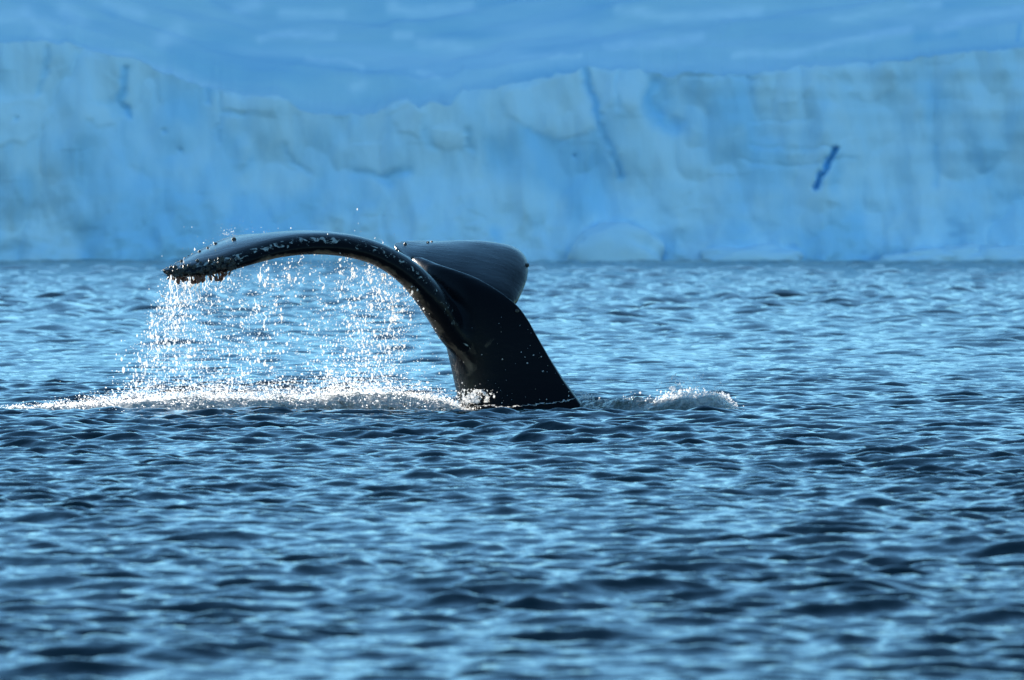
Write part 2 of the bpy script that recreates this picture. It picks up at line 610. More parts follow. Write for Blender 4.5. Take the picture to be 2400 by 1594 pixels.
def build_glacier():
    inner = np.arange(px_x(-250), px_x(2650), 0.14)
    left = inner[0] - np.cumsum(np.geomspace(0.2, 14, 70))
    right = inner[-1] + np.cumsum(np.geomspace(0.2, 14, 70))
    xs = np.concatenate([left[::-1], inner, right])
    tops = np.interp(xs, px_x([p[0] for p in TOP]), px_z([p[1] for p in TOP]))
    tops = tops + (fbm(xs * 0.9, xs * 0 + 3, 5, 4) - 0.5) * 0.7 + (vnoise(xs * 0.16, xs * 0 + 8, 9) - 0.5) * 0.8
    nv = 150
    v = np.linspace(0, 1, nv)
    # ---- cliff
    X = np.repeat(xs[None, :], nv, 0)
    Zb = -0.6
    Z = Zb + (tops[None, :] - Zb) * v[:, None]
    Yf = 0.10 * Z                                                   # leans back
    Yf = Yf + 3.0 * (fbm(X * 0.05, Z * 0.05, 40, 3) - 0.5) * 2
    rid = np.abs(fbm(X * 0.22, Z * 0.11, 50, 3) - 0.5) * 2
    Yf = Yf - 2.0 * rid
    blk = fbm(np.floor(X * 0.42 + 1.2 * vnoise(X * .3, Z * .3, 6)), np.floor(Z * 0.33 + 1.2 * vnoise(Z * .4, X * .2, 7)), 60, 1)
    Yf = Yf + 0.08 * (blk - 0.5)
    Yf = Yf + 0.5 * (fbm(X * 0.9, Z * 0.28, 70, 4) - 0.5)
    low = np.clip(1 - Z / 6.0, 0, 1)
    Yf = Yf - low * 1.2 * fbm(X * 0.5, Z * 0.6, 80, 3)                # rubble at the foot
    # layers on the right hand side
    right_w = np.clip((X - px_x(1560)) / 8, 0, 1)
    Yf = Yf + right_w * 0.035 * np.sin(Z * 4.2 + 1.5 * vnoise(X * .12, Z * .2, 4) * 4 + X * 0.05)
    PX = X * F_PX / ICE_Y + 1200
    PY = HORIZON - (Z - CAM_H) * F_PX / ICE_Y
    wob = (fbm(PX * 0.03, PY * 0.03, 90, 4) - 0.5) * 18
    wob2 = (fbm(PX * 0.03 + 50, PY * 0.03, 91, 3) - 0.5) * 16
    blue = np.clip((fbm(X * 0.18, Z * 0.14, 101, 4) - 0.48) * 2.6, 0, 0.5) * 1.0 + low * 0.10
    rim = np.clip(1 - (tops[None, :] - Z) / 1.6, 0, 1)
    fresh = 0.5 * rim * np.clip(fbm(X * 0.3, Z * 0.3, 160, 3) * 2 - .6, 0, 1) + 0.9 * np.clip(fbm(X * 0.25, Z * 0.12, 170, 4) - 0.55, 0, 1)
    for pts, w, dep, bl in CRACKS:
        w = w * (1.3 if dep < 3 else 1.0)
        d = seg_dist(PX + wob * 1.2, PY + wob2 * 1.2, pts)
        e = np.exp(-(d / w) ** 2)
        Yf = Yf + (dep * (0.22 if dep < 3 else 0.4)) * e
        blue = np.maximum(blue, (0.8 * bl if bl < 1 else bl) * np.exp(-(d / (w * 1.25)) ** 2))
    for pts in PALE_BLOCKS:
        sd = poly_sdf(PX + wob * 1.5, PY + wob2 * 1.5, pts)
        a = np.clip(sd / 18 + 0.5, 0, 1)
        a = a * a * (3 - 2 * a)
        Yf = Yf - 0.15 * a
        blue = blue * (1 - 0.8 * a)
        fresh = np.maximum(fresh, 0.42 * a * (0.5 + fbm(PX * .02, PY * .02, 210, 3)))
    for x0, y0, w in DARK_PITS:
        d = np.hypot(PX - x0, PY - y0)
        e = np.exp(-(d / w) ** 2)
        Yf = Yf + 0.35 * e
        blue = np.maximum(blue, 0.6 * e)
    Y = ICE_Y + Yf
    me = mesh_arrays('ice_cliff', np.stack([X, Y, Z], -1).reshape(-1, 3), grid_faces(nv, len(xs)))
    set_attr(me, 'blue_ice', np.clip(blue, 0, 1))
    set_attr(me, 'fresh_snow', np.clip(fresh, 0, 1))
    link('glacier_cliff', me, M_CLIFF, kind='structure', label='pale blue calving face of the glacier, cracked and blocky')
    # ---- snow slope that climbs from the rim
    rimY = Y[-1]
    ns = 170
    s = np.geomspace(0.25, 420, ns - 1)
    s = np.concatenate([[0], s])
    X2 = np.repeat(xs[None, :], ns, 0)
    S = np.repeat(s[:, None], len(xs), 1)
    wgt = np.clip(S / 6, 0, 1)
    base_top = np.interp(xs, px_x([-2600, 0, 600, 1000, 1500, 2400, 5000]), px_z([100, 100, 235, 240, 175, 120, 90]))
    tz = tops[None, :] * (1 - wgt) + base_top[None, :] * wgt
    climb = 0.62 * np.minimum(S, 90) + 0.12 * np.maximum(S - 90, 0)
    Z2 = tz + climb * np.clip(S / 3, 0, 1)
    Z2 = Z2 + wgt * (1.5 * (fbm(X2 * 0.05 + S * 0.03, S * 0.22, 120, 4) - 0.5) + 0.7 * (fbm(X2 * 0.13, S * 0.7, 130, 3) - 0.5))
    for k, (x0, s0, x1, s1, amp) in enumerate(RIDGES):
        d = seg_dist(X2, S * 1.0, [(x0, s0), (x1, s1)])
        Z2 = Z2 + amp * np.exp(-(d / 0.7) ** 2)
    Y2 = rimY[None, :] * (1 - wgt) + (ICE_Y + 2.0) * wgt + S
    blue2 = np.clip((fbm(X2 * 0.06, S * 0.25, 140, 4) - 0.5) * 2.0, 0, 0.35)
    me = mesh_arrays('snow_slope', np.stack([X2, Y2, Z2], -1).reshape(-1, 3), grid_faces(ns, len(xs)))
    # wind-blown streaks of new snow, and two spots of bare ice
    PX = X2 * F_PX / Y2 + 1200
    PY = HORIZON - (Z2 - CAM_H) * F_PX / Y2
    wob = (fbm(PX * 0.02, PY * 0.05, 190, 3) - 0.5) * 14
    fresh = 1.3 * np.clip(fbm(X2 * 0.10 + S * .1, S * 0.35, 180, 4) - 0.52, 0, 1)
    for pts, w in STREAKS:
        d = seg_dist(PX, PY + wob, pts)
        fresh = np.maximum(fresh, 0.85 * np.exp(-(d / (1.15 * w)) ** 2) * (0.5 + 0.7 * fbm(PX * 0.03, PY * 0.06, 195, 3)))
    for pts, w, bl in (([(2150, 88), (2235, 80)], 14, .5), ([(2390, 58), (2385, 95)], 6, 1.0), ([(250, 20), (265, 30)], 14, .4)):
        blue2 = np.maximum(blue2, bl * np.exp(-(seg_dist(PX, PY, pts) / w) ** 2))
    set_attr(me, 'blue_ice', blue2)
    set_attr(me, 'fresh_snow', fresh)
    link('glacier_slope', me, M_SNOW, kind='structure', label='wind-packed snow slope rising above the ice cliff')


STREAKS = [([(1720, 130), (1850, 128), (1990, 95), (2130, 68)], 9), ([(1950, 45), (2100, 20), (2200, 8)], 8), ([(2200, 70), (2280, 40), (2400, 25)], 14),
           ([(1450, 20), (1560, 40), (1780, 28)], 11), ([(1420, 105), (1540, 105), (1640, 88)], 12), ([(1190, 133), (1360, 133)], 8),
           ([(920, 15), (960, 30), (1100, 15)], 13), ([(990, 105), (1100, 118)], 15), ([(610, 90), (680, 78), (780, 85)], 9), ([(380, 95), (420, 72)], 18),
           ([(720, 137), (820, 148), (850, 160)], 8), ([(980, 170), (1030, 178)], 7), ([(830, 205), (850, 198)], 12), ([(0, 40), (60, 30), (110, 75)], 16),
           ([(150, 20), (190, 50)], 18), ([(250, 10), (330, 35)], 14), ([(560, 20), (600, 10)], 14), ([(660, 30), (800, 35)], 11), ([(930, 85), (960, 85)], 10),
           ([(100, 110), (300, 140), (420, 190), (500, 215)], 16)]
RIDGES = [(px_x(1720), 5.0, px_x(2130), 6.5, 0.5), (px_x(1950), 9, px_x(2350), 10.5, 0.4), (px_x(1450), 8, px_x(1800), 8.6, 0.4),
          (px_x(930), 9.0, px_x(1100), 9.2, 0.4), (px_x(700), 4.0, px_x(900), 3.0, 0.35), (px_x(1180), 5.5, px_x(1380), 5.8, 0.35),
          (px_x(370), 10.5, px_x(450), 10.8, 0.8), (px_x(900), 11.5, px_x(1150), 12.0, 0.4), (px_x(40), 11, px_x(300), 10, 0.4)]
build_glacier()


# ------------------------------------------------------------------ brash ice along the foot of the cliff
def ice_lump(name, px, w, h, dpt, seed, label):
    bm = bmesh.new()
    bmesh.ops.create_icosphere(bm, subdivisions=4, radius=1.0)
    g = random.Random(seed)
    ox, oz = g.uniform(0, 50), g.uniform(0, 50)
    for vtx in bm.verts:
        c = vtx.co
        n1 = float(fbm(np.array([c.x * 1.6 + ox]), np.array([c.z * 1.6 + c.y * 1.1 + oz]), seed, 4)[0])
        k = 0.62 + 0.75 * n1
        q = 1.0 if c.z > 0 else 0.35
        vtx.co = Vector((c.x * k * w / 2, c.y * k * dpt / 2, (abs(c.z) ** 0.8) * (1 if c.z > 0 else -1) * k * h * q))
    me = bpy.data.meshes.new(name)
    bm.to_mesh(me)
    bm.free()
    me.polygons.foreach_set('use_smooth', [True] * len(me.polygons))
    set_attr(me, 'blue_ice', [0.05] * len(me.vertices))
    set_attr(me, 'fresh_snow', [0.15] * len(me.vertices))
    o = link(name, me, M_CLIFF, label=label, cat='ice block', group='brash ice along the foot of the cliff')
    o.location = (float(px_x(px)), ICE_Y - 3.0, 0.0)
    return o


ice_lump('ice_block', 2160, 6.0, 0.9, 3.0, 3, 'low pale ice lump at the cliff foot, third from the right edge')
ice_lump('ice_block', 2265, 4.6, 1.2, 3.0, 4, 'rounded pale ice lump at the cliff foot, second from the right edge')
ice_lump('ice_block', 2370, 5.2, 1.3, 3.0, 5, 'pale ice lump at the cliff foot against the right edge')
ice_lump('ice_block', 1450, 6.5, 2.4, 3.4, 6, 'tall pale ice heap at the cliff foot right of the whale')
ice_lump('ice_block', 1760, 7.0, 1.2, 3.2, 8, 'broad pale ice heap at the cliff foot below the dark slit')


# ------------------------------------------------------------------ the whale's tail
def W(px, py, d):
    return at(px, py, WHALE_Y + d)


# span sections from the near (left) tip over the middle to the far (right) tip:
# leading edge point, trailing edge point, thickness, camber
SEC = [
    ((384, 637, -1.02), (380, 634, -0.98), 0.020, 0.000),
    ((412, 643, -1.04), (416, 616, -0.78), 0.060, 0.005),
    ((455, 643, -1.05), (455, 595, -0.52), 0.095, 0.015),
    ((520, 633, -1.03), (505, 570, -0.28), 0.118, 0.025),
    ((590, 612, -0.97), (555, 554, -0.08), 0.135, 0.030),
    ((665, 591, -0.87), (640, 551, 0.08), 0.150, 0.035),
    ((745, 582, -0.75), (720, 556, 0.20), 0.160, 0.035),
    ((825, 588, -0.63), (795, 568, 0.30), 0.168, 0.035),
    ((895, 610, -0.52), (850, 590, 0.38), 0.175, 0.045),
    ((958, 650, -0.43), (895, 606, 0.48), 0.200, 0.040),
    ((1008, 700, -0.37), (928, 614, 0.54), 0.225, 0.020),
    ((1050, 757, -0.27), (948, 618, 0.58), 0.235, 0.008),
    ((1098, 835, -0.12), (964, 620, 0.57), 0.230, 0.000),
    ((1150, 860, 0.04), (985, 618, 0.55), 0.20, 0.000),
    ((1185, 790, 0.22), (950, 602, 0.66), 0.19, 0.010),
    ((1203, 730, 0.45), (925, 581, 0.84), 0.175, 0.020),
    ((1222, 690, 0.75), (928, 571, 1.06), 0.165, 0.045),
    ((1236, 652, 1.05), (960, 567, 1.28), 0.155, 0.050),
    ((1236, 618, 1.35), (1012, 570, 1.52), 0.140, 0.050),
    ((1222, 603, 1.64), (1064, 588, 1.76), 0.120, 0.030),
    ((1196, 612, 1.92), (1100, 612, 1.98), 0.090, 0.020),
    ((1160, 640, 2.16), (1130, 642, 2.18), 0.050, 0.005),
    ((1142, 664, 2.28), (1140, 664, 2.28), 0.020, 0.000),
]
# stock sections: dorsal keel, ventral keel, half width
STOCK = [
    ((1600, 1420, -1.10), (1180, 1420, 0.50), 0.62),
    ((1480, 1190, -0.75), (1120, 1190, 0.42), 0.52),
    ((1398, 1010, -0.48), (1090, 1005, 0.36), 0.42),
    ((1356, 945, -0.38), (1079, 945, 0.33), 0.36),
    ((1321, 896, -0.31), (1067, 893, 0.31), 0.31),
    ((1288, 842, -0.26), (1054, 842, 0.29), 0.26),
    ((1260, 792, -0.22), (1041, 792, 0.27), 0.22),
    ((1236, 748, -0.17), (1026, 750, 0.26), 0.19),
    ((1208, 712, -0.11), (1010, 715, 0.26), 0.165),
    ((1162, 677, -0.02), (993, 685, 0.29), 0.145),
    ((1108, 647, 0.11), (978, 655, 0.34), 0.12),
    ((1052, 632, 0.26), (966, 632, 0.41), 0.09),
    ((1003, 614, 0.42), (960, 612, 0.48), 0.05),
]


def NR_LE(n, k):
    return n * k


def build_whale():
    # flukes
    le = np.array([W(*s[0]) for s in SEC])
    te = np.array([W(*s[1]) for s in SEC])
    par = np.array([[s[2], s[3]] for s in SEC])
    nS = 150
    LE, TE, PR = catmull(le, nS), catmull(te, nS), catmull(par, nS)
    span = np.gradient(LE * 0.5 + TE * 0.5, axis=0)
    chord = TE - LE
    nrm = np.cross(span, chord)
    nrm /= np.linalg.norm(nrm, axis=1)[:, None] + 1e-9
    # keep the dorsal side (facing up and towards the boat) outward
    flip = np.sign(nrm @ np.array([0.2, -0.3, 1.0]))
    nrm *= flip[:, None]
    for _ in range(6):
        nrm[1:-1] = (nrm[:-2] + 2 * nrm[1:-1] + nrm[2:]) / 4
    nrm /= np.linalg.norm(nrm, axis=1)[:, None]
    nC = 22
    c = 0.5 - 0.5 * np.cos(np.linspace(0, math.pi, nC))
    nose = 0.5 * np.sqrt(np.clip(1 - (1 - c / 0.20) ** 2, 0, 1))
    tail = np.clip((c - 0.20) / 0.80, 0, 1)
    prof = np.where(c < 0.20, nose, 0.5 * (1 - tail) ** 1.25 * (1 + 0.9 * tail))
    cc = np.concatenate([c, c[-2:0:-1]])
    pp = np.concatenate([prof, -prof[-2:0:-1]])
    te_min = 0.013
    sg = np.concatenate([np.ones(nC), -np.ones(nC - 2)])
    T = PR[:, 0][:, None]
    half = np.maximum(np.abs(pp)[None, :] * T, te_min * np.minimum(1, T / 0.03)) * sg[None, :]
    cam_off = PR[:, 1][:, None] * 4 * cc[None, :] * (1 - cc[None, :])
    P = LE[:, None, :] + cc[None, :, None] * chord[:, None, :] + (half + cam_off)[:, :, None] * nrm[:, None, :]
    nL = len(cc)
    verts = P.reshape(-1, 3)
    faces = grid_faces(nS, nL, wrap=True)
    tris = np.concatenate([faces[:, [0, 1, 2]], faces[:, [0, 2, 3]]])
    capa = [[0, j + 1, j] for j in range(1, nL - 1)]
    off = (nS - 1) * nL
    capb = [[off, off + j, off + j + 1] for j in range(1, nL - 1)]
    tris = np.concatenate([tris, capa, capb])
    # stock
    D = catmull([W(*s[0]) for s in STOCK], 70)
    Vn = catmull([W(*s[1]) for s in STOCK], 70)
    hw = catmull([[s[2]] for s in STOCK], 70)[:, 0]
    C = (D + Vn) / 2
    ax = np.gradient(C, axis=0)
    lat = np.cross(D - Vn, ax)
    lat /= np.linalg.norm(lat, axis=1)[:, None]
    nF = 40
    ph = np.linspace(0, 2 * math.pi, nF, endpoint=False)
    cx = np.cos(ph)
    sx = np.sign(np.sin(ph)) * np.abs(np.sin(ph)) ** 1.6
    Q = C[:, None, :] + cx[None, :, None] * ((D - Vn) / 2)[:, None, :] + (sx[None, :] * hw[:, None])[:, :, None] * lat[:, None, :]
    v2 = Q.reshape(-1, 3)
    f2 = grid_faces(70, nF, wrap=True)
    t2 = np.concatenate([f2[:, [0, 1, 2]], f2[:, [0, 2, 3]]])
    ca = [[0, j + 1, j] for j in range(1, nF - 1)]
    o2 = 69 * nF
    cb = [[o2, o2 + j, o2 + j + 1] for j in range(1, nF - 1)]
    t2 = np.concatenate([t2, ca, cb])
    allv = np.concatenate([verts, v2])
    allt = np.concatenate([tris, t2 + len(verts)])
    me = mesh_arrays('tail_draft', allv, allt)
    bm = bmesh.new()
    bm.from_mesh(me)
    bmesh.ops.recalc_face_normals(bm, faces=bm.faces)
    bm.to_mesh(me)
    bm.free()
    tmp = bpy.data.objects.new('tail_draft', me)
    col.objects.link(tmp)
    rm = tmp.modifiers.new('remesh', 'REMESH')
    rm.mode = 'VOXEL'
    rm.voxel_size = 0.0115
    sm = tmp.modifiers.new('smooth', 'SMOOTH')
    sm.factor = 0.5
    sm.iterations = 5
    dg = bpy.context.evaluated_depsgraph_get()
    body = bpy.data.meshes.new_from_object(tmp.evaluated_get(dg))
    bpy.data.objects.remove(tmp)
    body.name = 'humpback_whale'
    body.materials.clear()
    body.polygons.foreach_set('use_smooth', np.ones(len(body.polygons), dtype=bool))
    n = len(body.vertices)
    co = np.empty(n * 3, dtype=np.float32)
    body.vertices.foreach_get('co', co)
    co = co.reshape(-1, 3)
    # melt the fluke roots into the stock
    ed = np.empty(len(body.edges) * 2, dtype=np.int32)
    body.edges.foreach_get('vertices', ed)
    ed = ed.reshape(-1, 2)
    deg = np.bincount(ed.ravel(), minlength=n).astype(np.float32)[:, None]
    wt = np.zeros(n, dtype=np.float32)
    for q, rad in ((W(1110, 830, -0.15), 0.36), (W(1075, 770, -0.2), 0.22), (W(1195, 760, 0.25), 0.30)):
        wt = np.maximum(wt, np.clip(1.3 - np.linalg.norm(co - np.array(q), axis=1) / rad, 0, 1))
    wt = wt[:, None] * 0.6
    for _ in range(150):
        acc = np.stack([np.bincount(ed[:, 0], co[ed[:, 1], k], n) + np.bincount(ed[:, 1], co[ed[:, 0], k], n) for k in range(3)], -1)
        co = (co + wt * (acc / deg - co)).astype(np.float32)
    body.vertices.foreach_set('co', co.ravel())
    body.update()
    # where the scarred leading edge and the pale underside are
    half_n = int(nS * 12.2 / 22)
    lin = (LE + NR_LE(nrm, 0.055) + 0.06 * chord / np.linalg.norm(chord, axis=1)[:, None])[:half_n]
    dmin = np.full(n, 9.0)
    nn = np.empty(n * 3, dtype=np.float32)
    body.vertices.foreach_get('normal', nn)
    nn = nn.reshape(-1, 3)
    for p in lin[::2]:
        dmin = np.minimum(dmin, np.linalg.norm(co - p.astype(np.float32), axis=1))
    scar = np.clip(1.2 - dmin / 0.11, 0, 1) * np.interp(co[:, 0], [W(700, 600, 0)[0], W(960, 600, 0)[0], W(1080, 600, 0)[0]], [1.0, 0.93, 0.72])
    lin2 = LE[int(nS * 15 / 22):]
    d2 = np.full(n, 9.0)
    for p in lin2[::2]:
        d2 = np.minimum(d2, np.linalg.norm(co - p.astype(np.float32), axis=1))
    scar = np.maximum(scar, 0.75 * np.clip(1.1 - d2 / 0.09, 0, 1))
    set_attr(body, 'scar', scar)
    mid0 = (LE + TE) / 2
    dk = np.full(n, 9.0)
    for i0 in range(0, nS, 2):
        for f in (0.35, 0.6, 0.9):
            q = (LE[i0] * (1 - f) + TE[i0] * f).astype(np.float32)
            dk = np.minimum(dk, np.linalg.norm(co - q, axis=1))
    set_attr(body, 'wet', np.clip(1.25 - dk / 0.24, 0, 1) * np.clip((co[:, 2] - 0.35) / 0.3, 0, 1))
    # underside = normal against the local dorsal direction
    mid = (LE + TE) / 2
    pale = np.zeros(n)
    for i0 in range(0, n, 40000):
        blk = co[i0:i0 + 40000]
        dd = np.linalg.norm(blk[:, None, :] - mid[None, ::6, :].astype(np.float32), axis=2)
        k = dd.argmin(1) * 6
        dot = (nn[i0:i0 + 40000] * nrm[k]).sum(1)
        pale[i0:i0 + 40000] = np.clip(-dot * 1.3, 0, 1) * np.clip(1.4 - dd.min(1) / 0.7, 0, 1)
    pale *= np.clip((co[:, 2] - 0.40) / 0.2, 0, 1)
    # painted sun glint over pale pigment in the hollow under the near fluke root
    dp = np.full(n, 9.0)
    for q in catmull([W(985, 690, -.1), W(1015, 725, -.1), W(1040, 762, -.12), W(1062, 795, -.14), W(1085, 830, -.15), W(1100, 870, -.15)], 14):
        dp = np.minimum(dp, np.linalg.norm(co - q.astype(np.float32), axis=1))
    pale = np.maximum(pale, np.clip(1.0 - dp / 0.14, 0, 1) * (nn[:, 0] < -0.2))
    set_attr(body, 'pale_belly_glint', pale)
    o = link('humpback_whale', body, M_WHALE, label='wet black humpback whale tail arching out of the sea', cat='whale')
    return o, LE, TE, nrm


whale, LE, TE, NRM = build_whale()
wv = [v.co.copy() for v in whale.data.vertices]
bvh = BVHTree.FromPolygons(wv, [tuple(p.vertices) for p in whale.data.polygons])
CAMP = Vector((0, 0, CAM_H))


def surf(px, py):
    d = (at(px, py, WHALE_Y) - CAMP).normalized()
    h = bvh.ray_cast(CAMP, d)
    if h[0] is None:
        q = bvh.find_nearest(at(px, py, WHALE_Y - 0.5))
        return q[0], q[1]
    return h[0], h[1]


# ------------------------------------------------------------------ barnacles
def barnacle_mesh(seed):
    g = random.Random(seed)
    n = 8
    rings = [(1.0, -0.25), (0.86, 0.35), (0.55, 0.85), (0.34, 0.80), (0.25, 0.45)]
    bm = bmesh.new()
    rows = []
    for r, z in rings:
        rows.append([bm.verts.new((r * math.cos(2 * math.pi * i / n) * g.uniform(.85, 1.15), r * math.sin(2 * math.pi * i / n) * g.uniform(.85, 1.15), z * g.uniform(.9, 1.1))) for i in range(n)])
    for a, b in zip(rows[:-1], rows[1:]):
        for i in range(n):
            bm.faces.new((a[i], a[(i + 1) % n], b[(i + 1) % n], b[i]))
    bm.faces.new(rows[-1])
    me = bpy.data.meshes.new('barnacle')
    bm.to_mesh(me)
    bm.free()
    me.materials.append(M_BARN)
    return me


BM = [barnacle_mesh(s) for s in range(4)]


def put_barnacle(p, nrm, size, k):
    o = bpy.data.objects.new('barnacle', BM[k % 4])
    col.objects.link(o)
    o.parent = whale
    q = Vector(nrm).to_track_quat('Z', 'Y')
    o.location = p
    o.rotation_euler = q.to_euler()
    o.scale = (size, size, size * random.uniform(0.8, 1.3))


for k, (px, py, s) in enumerate([(930, 587, .014), (967, 605, .017), (950, 573, .014), (1003, 569, .014), (1012, 567, .010),
                                 (1235, 622, .020), (1236, 660, .018), (545, 549, .020), (505, 572, .016), (487, 582, .012), (468, 590, .015), (425, 613, .015)]):
    p, n_ = surf(px, py)
    put_barnacle(p, n_, s, k)
g = random.Random(5)
for k in range(110):           # crowded tip
    px = 384 + 170 * g.random() ** 1.4
    base = np.interp(px, [384, 412, 455, 520, 560], [638, 638, 636, 622, 612])
    top = np.interp(px, [384, 412, 455, 520, 560], [632, 622, 612, 606, 606])
    py = g.uniform(top, base + 14)
    p, n_ = surf(px, py)
    put_barnacle(p, n_, g.uniform(.008, .022), k)
for k in range(26):            # strung out along the trailing edge
    t = g.random()
    i = int(2 + t * 38)
    p = Vector(TE[i])
    q = bvh.find_nearest(p)
    put_barnacle(q[0], (Vector(TE[i] - LE[i]).normalized() + Vector((0, 0, .3))).normalized(), g.uniform(.006, .014), k)


def goose_mesh(seed):
    g = random.Random(seed)
    bm = bmesh.new()
    n = 7
    prev = None
    x = y = 0
    for i, (z, r) in enumerate([(0.1, .16), (-.25, .14), (-.5, .16), (-.7, .26), (-.95, .30), (-1.2, .20), (-1.35, .04)]):
        x += g.uniform(-.1, .1)
        y += g.uniform(-.1, .1)
        row = [bm.verts.new((x + r * math.cos(2 * math.pi * j / n), y + .6 * r * math.sin(2 * math.pi * j / n), z)) for j in range(n)]
        if prev:
            for j in range(n):
                bm.faces.new((prev[j], prev[(j + 1) % n], row[(j + 1) % n], row[j]))
        prev = row
    me = bpy.data.meshes.new('goose_barnacle')
    bm.to_mesh(me)
    bm.free()
    me.materials.append(M_GOOSE)
    for p in me.polygons:
        p.use_smooth = True
    return me


GM = [goose_mesh(s) for s in range(5)]
for k in range(62):
    cx, sp = g.choice([(412, 10), (420, 14), (455, 12), (478, 9), (480, 10), (530, 8), (525, 5)])
    px = g.gauss(cx, sp)
    i = int(np.argmin([abs(p[0] - at(px, 640, WHALE_Y - 1)[0]) for p in LE[:70]]))
    q = bvh.find_nearest(Vector(LE[i]) + Vector((g.uniform(-.02, .02), g.uniform(-.06, .10), -0.08)))
    o = bpy.data.objects.new('goose_barnacle', GM[k % 5])
    col.objects.link(o)
    o.parent = whale
    o.location = q[0]
    s = g.uniform(.026, .055)
    o.scale = (s, s, s)
    o.rotation_euler = (g.uniform(-.7, .7), g.uniform(-.8, .8), g.uniform(0, 6))


# ------------------------------------------------------------------ falling water
def ico():
    bm = bmesh.new()
    bmesh.ops.create_icosphere(bm, subdivisions=1, radius=1.0)
    v = np.array([x.co[:] for x in bm.verts])
    f = np.array([[w.index for w in p.verts] for p in bm.faces])
    bm.free()
    return v, f


ICO_V, ICO_F = ico()
OCT_V = np.array([[1, 0, 0], [-1, 0, 0], [0, 1, 0], [0, -1, 0], [0, 0, 1], [0, 0, -1]], dtype=float)
OCT_F = np.array([[0, 2, 4], [2, 1, 4], [1, 3, 4], [3, 0, 4], [2, 0, 5], [1, 2, 5], [3, 1, 5], [0, 3, 5]])


def drops_mesh(name, P, rad, stretch=None):
    P = np.asarray(P)
    rad = np.asarray(rad)
    n = len(P)
    st = np.ones(n) if stretch is None else np.asarray(stretch)
    bv, bf = (OCT_V, OCT_F) if n > 20000 else (ICO_V, ICO_F)
    sc = np.stack([rad, rad, rad * st], -1)
    V = P[:, None, :] + bv[None] * sc[:, None, :]
    F = bf[None] + (np.arange(n) * len(bv))[:, None, None]
    return mesh_arrays(name, V.reshape(-1, 3), F.reshape(-1, 3))


def build_spray():
    P, Rd, S = [], [], []
    zones = [(0.03, 0.22, 0.26), (0.22, 0.34, 0.10), (0.34, 0.50, 0.26), (0.50, 0.66, 0.06), (0.68, 0.86, 0.42)]
    wsum = sum(z[2] for z in zones)
    n_near = int(150 * 11.2 / 22)
    for s in range(380):
        z = zones[rng.choice(len(zones), p=[q[2] / wsum for q in zones])]
        u = rng.uniform(z[0], z[1])
        i = min(n_near - 1, int(u * n_near))
        c = rng.random() ** 1.3
        src = LE[i] * (1 - c) + TE[i] * c
        if rng.random() < 0.3:
            src = src + np.array([0, rng.uniform(0, .4), 0])
        zt = src[2] - 0.03
        fall = rng.beta(1.1, 1.0) * zt
        n = int(rng.integers(5, 34))
        cen = np.array([src[0] - 0.36 * (fall / 1.2) ** 1.1 * rng.uniform(.2, 1.5) * (1.2 - u * 0.2), src[1], zt - fall])
        wd = 0.008 + 0.035 * (fall / 1.2) + rng.exponential(0.014)
        hd = wd * rng.uniform(1.2, 4.5)
        q = cen + np.stack([rng.normal(0, wd, n), rng.normal(0, wd * 1.3, n), rng.normal(0, hd, n)], -1)
        P.append(q)
        Rd.append(0.0012 + rng.exponential(0.0021, n))
        S.append(rng.uniform(0.9, 2.4, n))
    # loose drops everywhere below the fluke
    n = 6000
    u = rng.random(n)
    i = np.minimum((u * n_near).astype(int), n_near - 1)
    c = rng.random(n)[:, None]
    src = LE[i] * (1 - c) + TE[i] * c
    fr = rng.random(n) ** 0.9
    fall = fr * (src[:, 2] - 0.02)
    q = src.copy()
    q[:, 2] -= 0.03 + fall
    q[:, 0] += -0.38 * fall * rng.uniform(0.1, 1.2, n) + rng.normal(0, .04, n)
    q[:, 1] += rng.normal(0, .12, n)
    P.append(q)
    Rd.append(0.0013 + rng.exponential(0.0012, n))
    S.append(rng.uniform(0.9, 1.6, n))
    P = np.concatenate(P)
    Rd = np.minimum(np.concatenate(Rd), 0.013)
    S = np.concatenate(S)
    ok = P[:, 2] > 0.0
    # keep drops out of the animal
    ok &= ~((P[:, 0] > -0.62 + (0.9 - P[:, 2]) * 0.28) & (P[:, 2] < 0.95))
    me = drops_mesh('spray', P[ok], Rd[ok], S[ok])
    link('falling_spray', me, M_DROP, kind='stuff', label='curtain of bright drops falling from the raised fluke', cat=None)
    # drops thrown up over the fluke
    Q, r2 = [], []
    for (px, py, sx, sy, n, d) in [(533, 548, 9, 6, 60, -0.12), (575, 538, 30, 9, 26, -0.1), (490, 572, 18, 9, 30, -0.35), (930, 580, 14, 6, 8, .6), (880, 560, 30, 14, 9, .4), (600, 530, 60, 10, 12, 0)]:
        for _ in range(n):
            q = W(random.gauss(px, sx), random.gauss(py, sy) - 3, d + random.uniform(-.15, .15))
            Q.append(q[:])
            r2.append(0.0010 + random.expovariate(1 / 0.0009))
    me = drops_mesh('flung', Q, r2)
    link('flung_droplets', me, M_DROP, kind='stuff', label='fine droplets flung above the trailing edge of the fluke')


build_spray()


def tube(P, rad, n=6):
    P = np.asarray(P)
    m = len(P)
    a = np.linspace(0, 2 * math.pi, n, endpoint=False)
    V = P[:, None, :] + np.stack([np.cos(a)[None] * rad[:, None], np.sin(a)[None] * rad[:, None], np.zeros((m, n))], -1)
    return V.reshape(-1, 3), grid_faces(m, n, wrap=True)


